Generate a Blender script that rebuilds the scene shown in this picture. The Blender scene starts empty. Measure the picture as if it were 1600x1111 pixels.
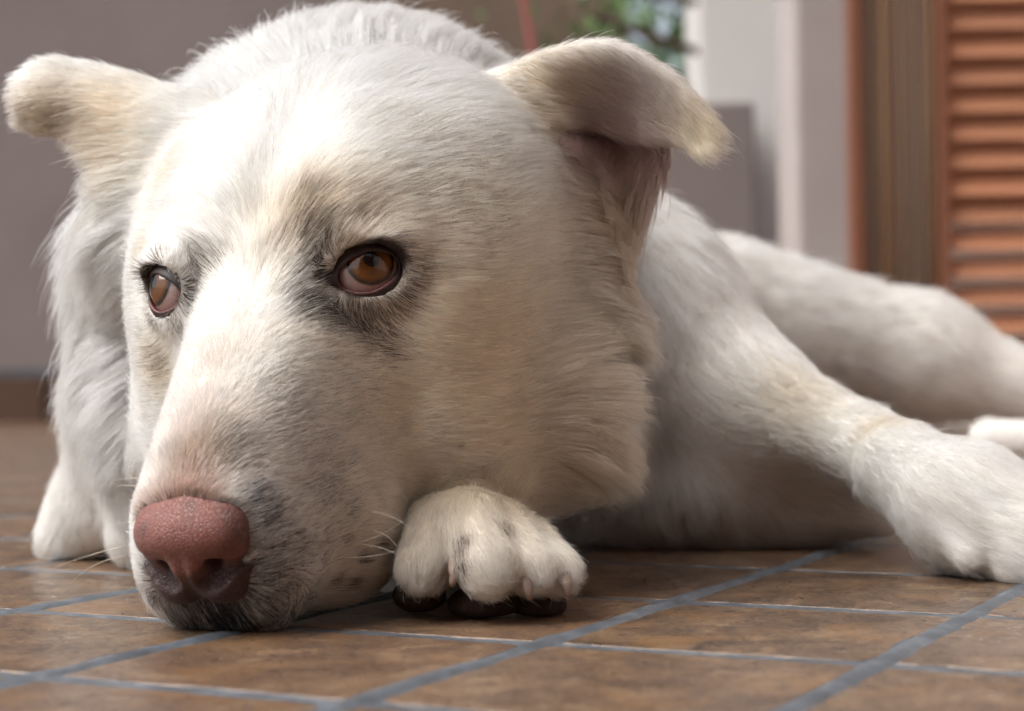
import bpy, math, time
import numpy as np
from mathutils import Matrix, Vector

T0 = time.time()
FUR = True
FUR_SCALE = 1.0
rng = np.random.default_rng(7)
CM = 0.01                                   # everything below is written in centimetres
scene = bpy.context.scene
COL = scene.collection

# ------------------------------------------------------------------ camera
FPX, CAMH, PITCH, ROLL = 2900.0, 10.13, -0.0043, -0.0154
cr, sr, cp, sp = math.cos(ROLL), math.sin(ROLL), math.cos(PITCH), math.sin(PITCH)
c_right = Vector((cr, sr * sp, sr * cp)); c_up = Vector((-sr, cr * sp, cr * cp)); c_fwd = Vector((0, cp, -sp))
cam_d = bpy.data.cameras.new('camera'); cam = bpy.data.objects.new('camera', cam_d); COL.objects.link(cam)
m = Matrix((c_right, c_up, -c_fwd)).transposed().to_4x4(); m.translation = Vector((0, 0, CAMH * CM)); cam.matrix_world = m
cam_d.sensor_width = 36; cam_d.lens = FPX / 1600 * 36
cam_d.clip_start = 0.02; cam_d.clip_end = 400
cam_d.dof.use_dof = True; cam_d.dof.focus_distance = 0.762; cam_d.dof.aperture_fstop = 8.2
scene.camera = cam

# ------------------------------------------------------------------ sky, sun, exposure
SUN_EL, SUN_AZ = math.radians(54), math.radians(-106)     # azimuth measured from +Y towards +X
w = bpy.data.worlds.new('World'); scene.world = w; w.use_nodes = True
nt = w.node_tree; bg = nt.nodes['Background']
sky = nt.nodes.new('ShaderNodeTexSky'); sky.sky_type = 'NISHITA'; sky.sun_disc = False
sky.sun_elevation = SUN_EL; sky.sun_rotation = SUN_AZ; sky.dust_density = 3.0; sky.air_density = 1.0; sky.ozone_density = 1.0
hs_ = nt.nodes.new('ShaderNodeHueSaturation'); hs_.inputs['Saturation'].default_value = 0.5      # thin cloud: a paler sky
nt.links.new(sky.outputs[0], hs_.inputs['Color']); nt.links.new(hs_.outputs[0], bg.inputs[0]); bg.inputs[1].default_value = 0.085
sd = bpy.data.lights.new('sun', 'SUN'); sun = bpy.data.objects.new('sun', sd); COL.objects.link(sun)
sd.energy = 1.5; sd.angle = math.radians(48); sd.color = (1.0, 0.985, 0.96)
sdir = Vector((math.sin(SUN_AZ) * math.cos(SUN_EL), math.cos(SUN_AZ) * math.cos(SUN_EL), math.sin(SUN_EL)))
sun.rotation_euler = sdir.to_track_quat('Z', 'Y').to_euler()
scene.view_settings.view_transform = 'Standard'; scene.view_settings.look = 'None'
scene.view_settings.exposure = 1.15; scene.view_settings.gamma = 1.0; scene.view_settings.use_curve_mapping = False
cy = scene.cycles
cy.max_bounces = 8; cy.diffuse_bounces = 6; cy.glossy_bounces = 4; cy.transmission_bounces = 8; cy.transparent_max_bounces = 8
cy.caustics_reflective = False; cy.caustics_refractive = False
cy.use_denoising = True; cy.use_adaptive_sampling = True; cy.adaptive_threshold = 0.05; cy.adaptive_min_samples = 16

# ------------------------------------------------------------------ helpers
def lin(r, g, b):
    f = lambda c: (c / 255 / 12.92) if c / 255 <= 0.04045 else ((c / 255 + 0.055) / 1.055) ** 2.4
    return np.array([f(r), f(g), f(b)])

def nrm(v):
    return v / (np.linalg.norm(v, axis=-1, keepdims=True) + 1e-12)

def ray(x, y):
    u = (x - 800) / FPX; v = -(y - 555.5) / FPX
    u, v = cr * u - sr * v, sr * u + cr * v
    return np.array([u, cp + v * sp, -sp + v * cp])

def P(x, y, D):
    """world point (cm) seen at photo pixel x, y at distance D"""
    return np.array([0, 0, CAMH]) + ray(x, y) * D

def tag(o, label=None, cat=None, group=None, kind=None):
    if label: o['label'] = label
    if cat: o['category'] = cat; o['kind'] = 'thing'
    if group: o['group'] = group
    if kind: o['kind'] = kind
    return o

def mesh_obj(name, verts, faces, mat=None, parent=None, smooth=False):
    me = bpy.data.meshes.new(name)
    v = (np.asarray(verts, float) * CM)
    me.from_pydata([tuple(a) for a in v], [], [tuple(int(i) for i in f) for f in faces])
    o = bpy.data.objects.new(name, me); COL.objects.link(o)
    if mat: me.materials.append(mat)
    if parent: o.parent = parent
    if smooth: me.polygons.foreach_set('use_smooth', [True] * len(me.polygons))
    return o

def empty(name, loc=(0, 0, 0)):
    o = bpy.data.objects.new(name, None); o.location = Vector(loc) * CM; o.empty_display_size = 0.05; COL.objects.link(o); return o

class MB:
    """collects boxes and bars, links them as ONE mesh"""
    def __init__(s): s.v = []; s.f = []
    def quadbox(s, c8):
        n = len(s.v); s.v += [tuple(c) for c in c8]
        s.f += [tuple(n + i for i in q) for q in ((0, 3, 2, 1), (4, 5, 6, 7), (0, 1, 5, 4), (1, 2, 6, 5), (2, 3, 7, 6), (3, 0, 4, 7))]
    def box(s, x0, x1, y0, y1, z0, z1):
        s.quadbox([(x0, y0, z0), (x1, y0, z0), (x1, y1, z0), (x0, y1, z0), (x0, y0, z1), (x1, y0, z1), (x1, y1, z1), (x0, y1, z1)])
    def tube(s, pts, rad, n=8):
        pts = np.asarray(pts, float); rad = np.broadcast_to(rad, (len(pts),)); b = len(s.v)
        tg = np.gradient(pts, axis=0); tg = nrm(tg); ref = np.array([0.31, 0.57, 0.76])
        for p, t, r in zip(pts, tg, rad):
            a = nrm(np.cross(t, ref)); c = np.cross(t, a)
            for k in range(n):
                an = 2 * math.pi * k / n; s.v.append(tuple(p + r * (a * math.cos(an) + c * math.sin(an))))
        for i in range(len(pts) - 1):
            for k in range(n):
                s.f.append((b + i * n + k, b + i * n + (k + 1) % n, b + (i + 1) * n + (k + 1) % n, b + (i + 1) * n + k))
        s.f.append(tuple(b + k for k in range(n))[::-1]); s.f.append(tuple(b + (len(pts) - 1) * n + k for k in range(n)))
    def build(s, name, mat, parent=None, bevel=0, smooth=False):
        o = mesh_obj(name, s.v, s.f, mat, parent, smooth)
        if bevel:
            md = o.modifiers.new('bevel', 'BEVEL'); md.width = bevel * CM; md.segments = 2; md.limit_method = 'ANGLE'
        return o

class NT:
    def __init__(s, name):
        s.m = bpy.data.materials.new(name); s.m.use_nodes = True; s.t = s.m.node_tree; s.t.nodes.clear()
        s.out = s.t.nodes.new('ShaderNodeOutputMaterial')
    def n(s, typ, **kw):
        nd = s.t.nodes.new('ShaderNode' + typ)
        for k, v in kw.items():
            if k.startswith('i_'):
                key = k[2:]; key = int(key) if key.isdigit() else key.replace('_', ' ')
                if hasattr(v, 'is_linked') or isinstance(v, bpy.types.NodeSocket): s.t.links.new(v, nd.inputs[key])
                else:
                    if isinstance(v, (np.ndarray, tuple, list)):
                        v = list(map(float, v)); v = v + [1.0] if (len(v) == 3 and nd.inputs[key].type == 'RGBA') else v
                    nd.inputs[key].default_value = v
            else: setattr(nd, k, v)
        return nd
    def l(s, a, b): s.t.links.new(a, b)
    def ramp(s, fac, stops, interp='LINEAR'):
        r = s.n('ValToRGB'); s.l(fac, r.inputs[0]); r.color_ramp.interpolation = interp
        e = r.color_ramp.elements
        while len(e) > 1: e.remove(e[-1])
        e[0].position = stops[0][0]; e[0].color = (*[float(c) for c in stops[0][1]], 1)
        for p_, c_ in stops[1:]:
            x = e.new(p_); x.color = (*[float(c) for c in c_], 1)
        return r.outputs[0]
    def mix(s, fac, a, b, mode='MIX'):
        x = s.n('MixRGB', blend_type=mode)
        for k, v in ((0, fac), (1, a), (2, b)):
            if isinstance(v, bpy.types.NodeSocket): s.l(v, x.inputs[k])
            elif k == 0: x.inputs[0].default_value = v
            else: x.inputs[k].default_value = (*[float(c) for c in v], 1)
        return x.outputs[0]
    def noise(s, scale, detail=4, rough=0.55, vec=None, dist=0.0):
        x = s.n('TexNoise', i_Scale=float(scale), i_Detail=float(detail), i_Roughness=float(rough), i_Distortion=float(dist))
        if vec is not None: s.l(vec, x.inputs['Vector'])
        return x.outputs[0]
    def coord(s, which='Object', scale=None, rot=None):
        c = s.n('TexCoord').outputs[which]
        if scale is not None or rot is not None:
            mp = s.n('Mapping'); s.l(c, mp.inputs[0])
            if scale is not None: mp.inputs['Scale'].default_value = scale
            if rot is not None: mp.inputs['Rotation'].default_value = rot
            c = mp.outputs[0]
        return c
    def bump(s, h, strength=0.3, dist=0.001):
        b = s.n('Bump', i_Strength=float(strength), i_Distance=float(dist)); s.l(h, b.inputs['Height']); return b.outputs[0]
    def bsdf(s, **kw):
        b = s.n('BsdfPrincipled', **kw); s.l(b.outputs[0], s.out.inputs[0]); return b

def plain(name, col, rough=0.6, spec=0.5, col2=None, scale=300, sss=0.0, bump=0.0, coat=0.0):
    m = NT(name); co = m.coord('Object'); n1 = m.noise(scale, 4, 0.6, co)
    c = m.mix(n1, col, col if col2 is None else col2)
    b = m.bsdf(i_Base_Color=c, i_Roughness=rough, i_Specular_IOR_Level=spec, i_Subsurface_Weight=sss, i_Subsurface_Scale=0.003, i_Coat_Weight=coat, i_Coat_Roughness=0.04)
    if bump: m.l(m.bump(n1, bump, 0.0006), b.inputs['Normal'])
    return m.m

# ------------------------------------------------------------------ implicit-surface kit
def smin(a, b, k):
    h = np.maximum(k - np.abs(a - b), 0.0) / k
    return np.minimum(a, b) - h * h * k * 0.25

class Prim:
    def __init__(s, k=1.0, sub=False, fur=None, fdir=None): s.k = k; s.sub = sub; s.fur = fur; s.fdir = fdir
class Ell(Prim):
    def __init__(s, c, r, ax=None, **kw):
        super().__init__(**kw); s.c = np.array(c, np.float32); s.r = np.array(r, np.float32); s.ax = np.eye(3, dtype=np.float32) if ax is None else np.array(ax, np.float32)
    def d(s, p):
        q = (p - s.c) @ s.ax.T
        a = q / s.r; k0 = np.sqrt((a * a).sum(-1)); b = a / s.r; k1 = np.sqrt((b * b).sum(-1)) + 1e-6
        return k0 * (k0 - 1.0) / k1
class Cap(Prim):
    def __init__(s, a, b, ra, rb, flat=None, **kw):
        super().__init__(**kw); s.a = np.array(a, np.float32); s.b = np.array(b, np.float32); s.ra = ra; s.rb = rb
        s.flat = None if flat is None else (nrm(np.array(flat[0], np.float32)), flat[1])
        if s.fdir is None: s.fdir = nrm(s.b - s.a)
    def d(s, p):
        ba = s.b - s.a; q = p - s.a
        t = np.clip((q @ ba) / (ba @ ba), 0, 1)
        e = q - t[..., None] * ba
        if s.flat is not None:
            ax, f = s.flat; e = e + (e @ ax)[..., None] * ax * (f - 1.0)
        r = s.ra + (s.rb - s.ra) * t
        dd = np.sqrt((e * e).sum(-1)) - r
        return dd / (max(1.0, s.flat[1]) if s.flat is not None else 1.0)
class Sheet(Prim):
    """a bent sheet of flesh: grid of control points with radii, sampled densely"""
    def __init__(s, grid, rad, step=0.33, **kw):
        super().__init__(**kw)
        g = np.array(grid, float); nu, nv = g.shape[:2]; rr = np.broadcast_to(np.array(rad, float), (nu, nv))
        lu = max(np.linalg.norm(np.diff(g, axis=0), axis=-1).sum(0)); lv = max(np.linalg.norm(np.diff(g, axis=1), axis=-1).sum(1))
        U = np.linspace(0, nu - 1, int(lu / step) + 2); V = np.linspace(0, nv - 1, int(lv / step) + 2)
        def cr_w(t, n):
            W = np.zeros((len(t), n))
            for a, x in enumerate(t):
                i = min(int(x), n - 2); f = x - i
                w4 = (-0.5 * f + f * f - 0.5 * f ** 3, 1 - 2.5 * f * f + 1.5 * f ** 3, 0.5 * f + 2 * f * f - 1.5 * f ** 3, -0.5 * f * f + 0.5 * f ** 3)
                for o, ww in zip((-1, 0, 1, 2), w4):
                    j = i + o
                    if j < 0: W[a, 0] += 2 * ww; W[a, 1] -= ww
                    elif j >= n: W[a, n - 1] += 2 * ww; W[a, n - 2] -= ww
                    else: W[a, j] += ww
            return W
        WU, WV = cr_w(U, nu), cr_w(V, nv)
        pts = np.einsum('ai,bj,ijk->abk', WU, WV, g); R = np.einsum('ai,bj,ij->ab', WU, WV, rr)
        s.pts = pts.reshape(-1, 3).astype(np.float32); s.R = np.clip(R.reshape(-1), 0.1, 9).astype(np.float32)
    def d(s, p):
        shp = p.shape[:-1]
        if p.ndim == 3:
            out = np.empty(shp, np.float32)
            for i in range(len(p)):
                c = p[i].mean(0); rad = np.sqrt(((p[i] - c) ** 2).sum(-1).max())
                dc = np.sqrt(((s.pts - c) ** 2).sum(-1)); sel = dc < dc.min() + 2 * rad + 0.7
                out[i] = s._d(p[i], s.pts[sel], s.R[sel])
            return out
        q = p.reshape(-1, 3); out = np.empty(len(q), np.float32)
        lo, hi = s.pts.min(0) - 3, s.pts.max(0) + 3
        ins = ((q > lo) & (q < hi)).all(1)
        out[~ins] = np.sqrt((np.maximum(np.maximum(lo + 3 - q[~ins], q[~ins] - hi + 3), 0) ** 2).sum(-1)) - 0.8
        idx = np.nonzero(ins)[0]
        for a in range(0, len(idx), 20000): out[idx[a:a + 20000]] = s._d(q[idx[a:a + 20000]], s.pts[::2], s.R[::2])
        return out.reshape(shp)
    def _d(s, q, pts, R):
        d2 = (q * q).sum(-1)[:, None] + (pts * pts).sum(-1)[None] - 2 * q @ pts.T
        return (np.sqrt(np.maximum(d2, 0)) - R[None]).min(1)

def field(prims, p, dcs=None, rad=0.0):
    """combined signed distance; dcs = per-prim distance at block centres, used to skip far prims"""
    d = np.full(p.shape[:-1], 50.0, np.float32)
    for i, pr in enumerate(prims):
        if dcs is not None:
            m_ = dcs[i] - 1.4 * rad < (2.2 * pr.k + 0.5)
            if not m_.any(): continue
            di = pr.d(p[m_])
            d[m_] = -smin(-d[m_], di, pr.k) if pr.sub else smin(d[m_], di, pr.k)
        else:
            di = pr.d(p)
            d = -smin(-d, di, pr.k) if pr.sub else smin(d, di, pr.k)
    return d

def polygonise(prims, lo, hi, h, floor=None, B=8):
    lo = np.array(lo, np.float32); nb = np.ceil((np.array(hi) - lo) / (h * B)).astype(int)
    bi = np.stack(np.meshgrid(*[np.arange(n) for n in nb], indexing='ij'), -1).reshape(-1, 3)
    cen = (lo + (bi + 0.5) * h * B).astype(np.float32)
    rad = h * B * 0.5 * math.sqrt(3)
    dcs = np.stack([pr.d(cen) for pr in prims])
    d = np.full(len(cen), 50.0, np.float32)
    for i, pr in enumerate(prims): d = -smin(-d, dcs[i], pr.k) if pr.sub else smin(d, dcs[i], pr.k)
    if floor is not None: d = np.maximum(d, floor - cen[:, 2])
    act = np.abs(d) < rad * 1.9 + 0.3
    bi, cen, dcs = bi[act], cen[act], dcs[:, act]
    ln = np.stack(np.meshgrid(*[np.arange(B + 1)] * 3, indexing='ij'), -1).reshape(-1, 3)
    vals = np.empty((len(bi), (B + 1) ** 3), np.float32)
    for a in range(0, len(bi), 1500):
        p = (lo + (bi[a:a + 1500, None] * B + ln[None]) * h).astype(np.float32)
        v = field(prims, p, dcs[:, a:a + 1500], rad)
        if floor is not None: v = -smin(-v, p[..., 2] - floor, 0.25)
        vals[a:a + 1500] = v
    V = vals.reshape(-1, B + 1, B + 1, B + 1)
    S = V < 0
    N = nb * B + 2
    def gid(ijk): return (ijk[..., 0] * N[1] + ijk[..., 1]) * N[2] + ijk[..., 2]
    cs = sum(S[:, i:B + i, j:B + j, k:B + k].astype(np.int8) for i in (0, 1) for j in (0, 1) for k in (0, 1))
    bsel, ci, cj, ck = np.nonzero((cs > 0) & (cs < 8))
    cell = bi[bsel] * B + np.stack([ci, cj, ck], -1)
    acc = np.zeros((len(cell), 3)); cnt = np.zeros(len(cell))
    corner = {}
    for i in (0, 1):
        for j in (0, 1):
            for k in (0, 1): corner[i, j, k] = V[bsel, ci + i, cj + j, ck + k]
    for ax in range(3):
        for o in ((0, 0), (0, 1), (1, 0), (1, 1)):
            c0 = list(o); c0.insert(ax, 0); c1 = list(o); c1.insert(ax, 1)
            a, b = corner[tuple(c0)], corner[tuple(c1)]
            mm = (a < 0) != (b < 0); t = a / np.where(mm, a - b, 1)
            pt = np.array(c0, float)[None].repeat(len(cell), 0); pt[:, ax] = t
            acc += pt * mm[:, None]; cnt += mm
    verts = lo + (cell + acc / cnt[:, None]) * h
    ids = gid(cell); order = np.argsort(ids); sid = ids[order]
    quads = []
    for ax in range(3):
        s0 = S[:, :B, :B, :B]
        sl = [slice(0, B)] * 3; sl[ax] = slice(1, B + 1); s1 = S[(slice(None), *sl)]
        eb, ei, ej, ek = np.nonzero(s0 != s1)
        node = bi[eb] * B + np.stack([ei, ej, ek], -1); flip = s0[eb, ei, ej, ek]
        a1, a2 = (ax + 1) % 3, (ax + 2) % 3
        q = []
        for o1, o2 in ((-1, -1), (0, -1), (0, 0), (-1, 0)):
            c = node.copy(); c[:, a1] += o1; c[:, a2] += o2; q.append(gid(c))
        q = np.stack(q, -1); pos = np.minimum(np.searchsorted(sid, q), len(sid) - 1)
        ok = (sid[pos] == q).all(1); q = order[pos]
        q[~flip] = q[~flip][:, ::-1]
        quads.append(q[ok])
    quads = np.concatenate(quads)
    return verts, quads

def fast_mesh(name, verts, quads, mat=None, parent=None, smooth_it=2):
    v = verts.copy(); n = len(v)
    e = np.concatenate([quads[:, [0, 1]], quads[:, [1, 2]], quads[:, [2, 3]], quads[:, [3, 0]]])
    for _ in range(smooth_it):
        s_ = np.zeros_like(v); c_ = np.zeros(n)
        for k in range(3):
            s_[:, k] = np.bincount(e[:, 0], v[e[:, 1], k], n) + np.bincount(e[:, 1], v[e[:, 0], k], n)
        c_ = np.bincount(e[:, 0], minlength=n) + np.bincount(e[:, 1], minlength=n)
        v = np.where(c_[:, None] > 0, v * 0.5 + 0.5 * s_ / np.maximum(c_, 1)[:, None], v)
    me = bpy.data.meshes.new(name)
    me.vertices.add(n); me.vertices.foreach_set('co', (v * CM).astype(np.float32).ravel())
    me.loops.add(len(quads) * 4); me.loops.foreach_set('vertex_index', quads.astype(np.int32).ravel())
    me.polygons.add(len(quads)); me.polygons.foreach_set('loop_start', np.arange(len(quads), dtype=np.int32) * 4)
    me.polygons.foreach_set('use_smooth', np.ones(len(quads), bool))
    me.update(calc_edges=True); me.validate()
    o = bpy.data.objects.new(name, me); COL.objects.link(o)
    if mat: me.materials.append(mat)
    if parent: o.parent = parent
    fn = nrm(np.cross(v[quads[:, 2]] - v[quads[:, 0]], v[quads[:, 3]] - v[quads[:, 1]]))
    vn = np.zeros_like(v)
    for k in range(4):
        for c in range(3): vn[:, c] += np.bincount(quads[:, k], fn[:, c], n)
    return o, v, nrm(vn)
# ------------------------------------------------------------------ the floor: tiles in a grey mortar bed
TH, TA, TB, OA, OB = 0.479, 12.36, 12.66, -42.47, 47.32
GA = np.array([math.cos(TH), -math.sin(TH)]); GB = np.array([math.sin(TH), math.cos(TH)])   # across and along the wide joints
def grid(a, b): return (OA + a * TA) * GA + (OB + b * TB) * GB

def tile_mat():
    m = NT('glazed_brown_tile'); co = m.coord('Object'); oi = m.n('ObjectInfo')
    ad = m.n('VectorMath', operation='ADD'); m.l(co, ad.inputs[0])
    sc = m.n('VectorMath', operation='SCALE', i_Scale=37.0); cx = m.n('CombineXYZ'); m.l(oi.outputs['Random'], cx.inputs[0]); m.l(oi.outputs['Random'], cx.inputs[1])
    m.l(cx.outputs[0], sc.inputs[0]); m.l(sc.outputs[0], ad.inputs[1]); v = ad.outputs[0]
    n1 = m.noise(34, 6, 0.68, v, 0.7); n2 = m.noise(120, 5, 0.7, v, 0.8); n3 = m.noise(420, 3, 0.65, v); n4 = m.noise(14, 3, 0.5, v)
    c = m.ramp(n1, [(0.32, lin(58, 44, 36)), (0.43, lin(92, 72, 57)), (0.54, lin(122, 97, 76)), (0.66, lin(156, 130, 102))])
    c = m.mix(m.ramp(n2, [(0.52, (0, 0, 0)), (0.64, (.85, .85, .85))]), c, lin(54, 45, 43))
    c = m.mix(m.ramp(n3, [(0.50, (0, 0, 0)), (0.66, (.6, .6, .6))]), c, lin(180, 150, 116))
    c = m.mix(m.ramp(m.noise(75, 6, 0.72, v, 1.2), [(0.56, (0, 0, 0)), (0.66, (.85, .85, .85))]), c, lin(46, 44, 50))
    c = m.mix(m.ramp(m.noise(22, 4, 0.6, v, 0.5), [(0.54, (0, 0, 0)), (0.66, (.6, .6, .6))]), c, lin(150, 112, 70))
    c = m.mix(m.ramp(oi.outputs['Random'], [(0, (0.0, 0, 0)), (1, (0.55, 0.55, 0.55))]), c, lin(96, 76, 65))
    c = m.mix(1.0, c, m.ramp(oi.outputs['Random'], [(0, (0.78, 0.76, 0.74)), (0.5, (1.0, 1.0, 1.0)), (1, (1.2, 1.15, 1.08))]), 'MULTIPLY')
    rg = m.ramp(n2, [(0.3, (0.24,) * 3), (0.7, (0.40,) * 3)])
    b = m.bsdf(i_Base_Color=c, i_Roughness=rg, i_Specular_IOR_Level=0.5)
    h = m.mix(0.5, n2, n3); m.l(m.bump(h, 0.35, 0.0006), b.inputs['Normal']); return m.m
def grout_mat():
    m = NT('grey_mortar'); co = m.coord('Object'); n1 = m.noise(60, 5, 0.65, co); n2 = m.noise(420, 4, 0.6, co)
    c = m.ramp(n1, [(0.3, lin(66, 71, 76)), (0.55, lin(98, 104, 111)), (0.75, lin(132, 138, 144))])
    c = m.mix(m.ramp(n2, [(0.55, (0, 0, 0)), (0.75, (.5, .5, .5))]), c, lin(64, 62, 62))
    b = m.bsdf(i_Base_Color=c, i_Roughness=0.5, i_Specular_IOR_Level=0.5)
    m.l(m.bump(m.mix(0.5, n1, n2), 0.5, 0.001), b.inputs['Normal']); return m.m
M_TILE, M_GROUT = tile_mat(), grout_mat()
# mortar sheet, gently uneven, reaching well past everything
gx = np.concatenate([np.linspace(-900, -90, 12), np.linspace(-80, 80, 120), np.linspace(90, 900, 12)])
gy = np.concatenate([np.linspace(-600, 40, 10), np.linspace(45, 130, 100), np.linspace(140, 1400, 26)])
XX, YY = np.meshgrid(gx, gy, indexing='ij')
ZZ = -0.045 + 0.02 * np.sin(XX * 1.3 + YY * 0.7) * np.sin(YY * 1.9 - XX * 0.4)
vv = np.stack([XX, YY, ZZ], -1).reshape(-1, 3); ny_ = len(gy)
ff = [(i * ny_ + j, (i + 1) * ny_ + j, (i + 1) * ny_ + j + 1, i * ny_ + j + 1) for i in range(len(gx) - 1) for j in range(ny_ - 1)]
floor = mesh_obj('floor', vv, ff, M_GROUT, smooth=True); tag(floor, kind='structure')
GW = 0.38                                                    # half joint
def tile_mesh(name, seed):
    g = np.random.default_rng(seed); n = 14; ring = []
    hx, hy = TA / 2 - GW, TB / 2 - GW
    for k in range(4 * n):
        s, t = divmod(k, n); t = t / n * 2 - 1
        x, y = ((t, -1), (1, t), (-t, 1), (-1, -t))[s]
        rr = 0.93 if abs(t) > 0.97 else 1.0
        ring.append((x * hx * (0.985 if abs(t) > 0.9 else 1), y * hy * (0.985 if abs(t) > 0.9 else 1)))
    ring = np.array(ring); jit = np.convolve(np.tile(g.normal(0, 0.12, 4 * n), 3), np.ones(3) / 3, 'same')[4 * n:8 * n]
    ring = ring * (1 - np.abs(jit)[:, None] / 4)
    vs = []; N4 = 4 * n
    for sc_, z in ((1.0, -0.6), (1.0, -0.07), (0.992, -0.012), (0.975, 0.0)): vs += [(x * sc_, y * sc_, z) for x, y in ring]
    fs = [(r * N4 + k, r * N4 + (k + 1) % N4, (r + 1) * N4 + (k + 1) % N4, (r + 1) * N4 + k) for r in range(3) for k in range(N4)]
    fs.append(tuple(3 * N4 + k for k in range(N4)))
    me = bpy.data.meshes.new(name); me.from_pydata([(a * CM, b * CM, c * CM) for a, b, c in vs], [], fs); me.materials.append(M_TILE)
    return me
tmeshes = [tile_mesh('tile', s) for s in range(6)]
rot = math.atan2(GA[1], GA[0])
def seen(x, y, marg):
    D = y; 
    if D < 25: return False
    px = 800 + FPX * x / D; return -marg < px < 1600 + marg
cand = []
for a in range(-60, 40):
    for b in range(-6, 60):
        c = grid(a + 0.5, b + 0.5)
        if c[1] < 700: cand.append((c[1], a, b, c))
cand.sort(key=lambda t: t[0]); nt_ = 0; rest = MB()
for D_, a, b, c in cand:
    if D_ < 30: 
        near = abs(c[0]) < 60 and D_ > -40
        if near and False: pass
    if nt_ < 240 and D_ < 420 and D_ > 36 and seen(c[0], c[1], 9 * FPX / D_ + 60):
        o = bpy.data.objects.new('tile', tmeshes[int(rng.integers(6))]); COL.objects.link(o); o.parent = floor
        o.location = (c[0] * CM, c[1] * CM, float(rng.normal(0, 0.0001))); o.rotation_euler = (float(rng.normal(0, 0.0012)), float(rng.normal(0, 0.0012)), rot + math.pi * int(rng.integers(2)))
        nt_ += 1
    elif D_ > -120:
        hx, hy = TA / 2 - GW, TB / 2 - GW
        q = [c + sx * hx * GA + sy * hy * GB for sx, sy in ((-1, -1), (1, -1), (1, 1), (-1, 1))]
        rest.quadbox([(v_[0], v_[1], -0.6) for v_ in q] + [(v_[0], v_[1], 0.0) for v_ in q])
ro = rest.build('far_tiles', M_TILE, floor); ro['kind'] = 'stuff'
# grit lying on the tiles
g = np.random.default_rng(21); vs = []; fs = []
for k in range(170):
    y_ = g.uniform(48, 110); x_ = g.uniform(-0.29, 0.29) * y_; s_ = g.uniform(0.02, 0.06) * (2 if k % 17 == 0 else 1); n_ = len(vs); c_ = np.array([x_, y_, 0.0])
    vs += [c_ + s_ * np.array(q) * g.uniform(0.6, 1.3, 3) for q in ((-1, -1, 0), (1, -0.8, 0), (0.8, 1, 0), (-0.9, 0.9, 0), (0.1, 0, 0.9))]
    fs += [(n_, n_ + 1, n_ + 4), (n_ + 1, n_ + 2, n_ + 4), (n_ + 2, n_ + 3, n_ + 4), (n_ + 3, n_, n_ + 4)]
gt = mesh_obj('grit', vs, fs, plain('grit', lin(60, 48, 40), 0.9, 0.2, lin(150, 130, 104), 2000), floor); gt['kind'] = 'stuff'
# mortar ridge smeared along the joint in front of the paw
def bead(a, b0, b1, nm, seed):
    g = np.random.default_rng(seed); t = np.linspace(b0, b1, 90); pts = np.array([np.append(grid(a, tt), 0) for tt in t])
    wob_ = np.interp(t, np.linspace(b0, b1, 16), g.normal(0, 0.05, 16)); pts[:, :2] += wob_[:, None] * GA
    prof = [(-0.56, -0.07), (-0.42, 0.02), (-0.2, 0.11), (0.1, 0.10), (0.34, 0.01), (0.56, -0.08)]; hh = np.interp(t, np.linspace(b0, b1, 30), np.clip(g.normal(1, 0.35, 30), 0.2, 1.7))
    vs = []; fs = []
    for p_, h_ in zip(pts, hh):
        for o_, z_ in prof: vs.append((p_[0] + o_ * GA[0], p_[1] + o_ * GA[1], z_ * (h_ if z_ > 0 else 1)))
    m_ = len(prof)
    for i in range(len(t) - 1):
        for k in range(m_ - 1): fs.append((i * m_ + k, i * m_ + k + 1, (i + 1) * m_ + k + 1, (i + 1) * m_ + k))
    return mesh_obj(nm, vs, fs, M_GROUT, floor, True)
bead(1, -0.6, 4.2, 'mortar_ridge', 2); bead(2, -0.6, 4.2, 'mortar_ridge', 5); bead(0, -0.6, 3.0, 'mortar_ridge', 8); bead(-1, -0.2, 3.0, 'mortar_ridge', 9)

# ------------------------------------------------------------------ walls round the terrace
def plaster(name, c1, c2, scale=6):
    m = NT(name); co = m.coord('Object'); n1 = m.noise(scale, 5, 0.6, co); n2 = m.noise(180, 4, 0.6, co)
    b = m.bsdf(i_Base_Color=m.mix(n1, c1, c2), i_Roughness=0.85, i_Specular_IOR_Level=0.2); m.l(m.bump(n2, 0.3, 0.001), b.inputs['Normal']); return m.m
def wood(name, c1, c2, axis_scale):
    m = NT(name); co = m.coord('Object', scale=axis_scale); n1 = m.noise(12, 6, 0.65, co, 0.8)
    rv = m.ramp(m.n('ObjectInfo').outputs['Random'], [(0, (0.86, 0.87, 0.88)), (1, (1.06, 1.03, 1.0))])
    b = m.bsdf(i_Base_Color=m.mix(1.0, m.mix(n1, c1, c2), rv, 'MULTIPLY'), i_Roughness=0.45, i_Specular_IOR_Level=0.4); m.l(m.bump(n1, 0.3, 0.001), b.inputs['Normal']); return m.m
M_MAUVE = plaster('mauve_grey_paint', lin(128, 116, 112), lin(160, 149, 144), 3); M_WHITEW = plaster('white_paint', lin(232, 227, 219), lin(243, 239, 233))
M_GREYW = plaster('pale_grey_paint', lin(176, 166, 162), lin(198, 188, 184)); M_TAN = plaster('tan_plaster', lin(150, 128, 110), lin(120, 100, 88))
M_SKIRT = plain('brown_skirting_tile', lin(82, 58, 44), 0.4, 0.5, lin(106, 78, 60), 30)
M_WOOD = wood('orange_brown_wood', lin(118, 74, 56), lin(152, 102, 78), (2, 2, 30)); M_WOODH = wood('orange_slat_wood', lin(176, 118, 88), lin(204, 148, 114), (3, 30, 30))
M_REED = wood('reed', lin(128, 98, 72), lin(172, 140, 108), (20, 20, 2)); M_STEEL = plain('brown_iron', lin(70, 50, 42), 0.5, 0.5, lin(90, 66, 54))
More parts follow.
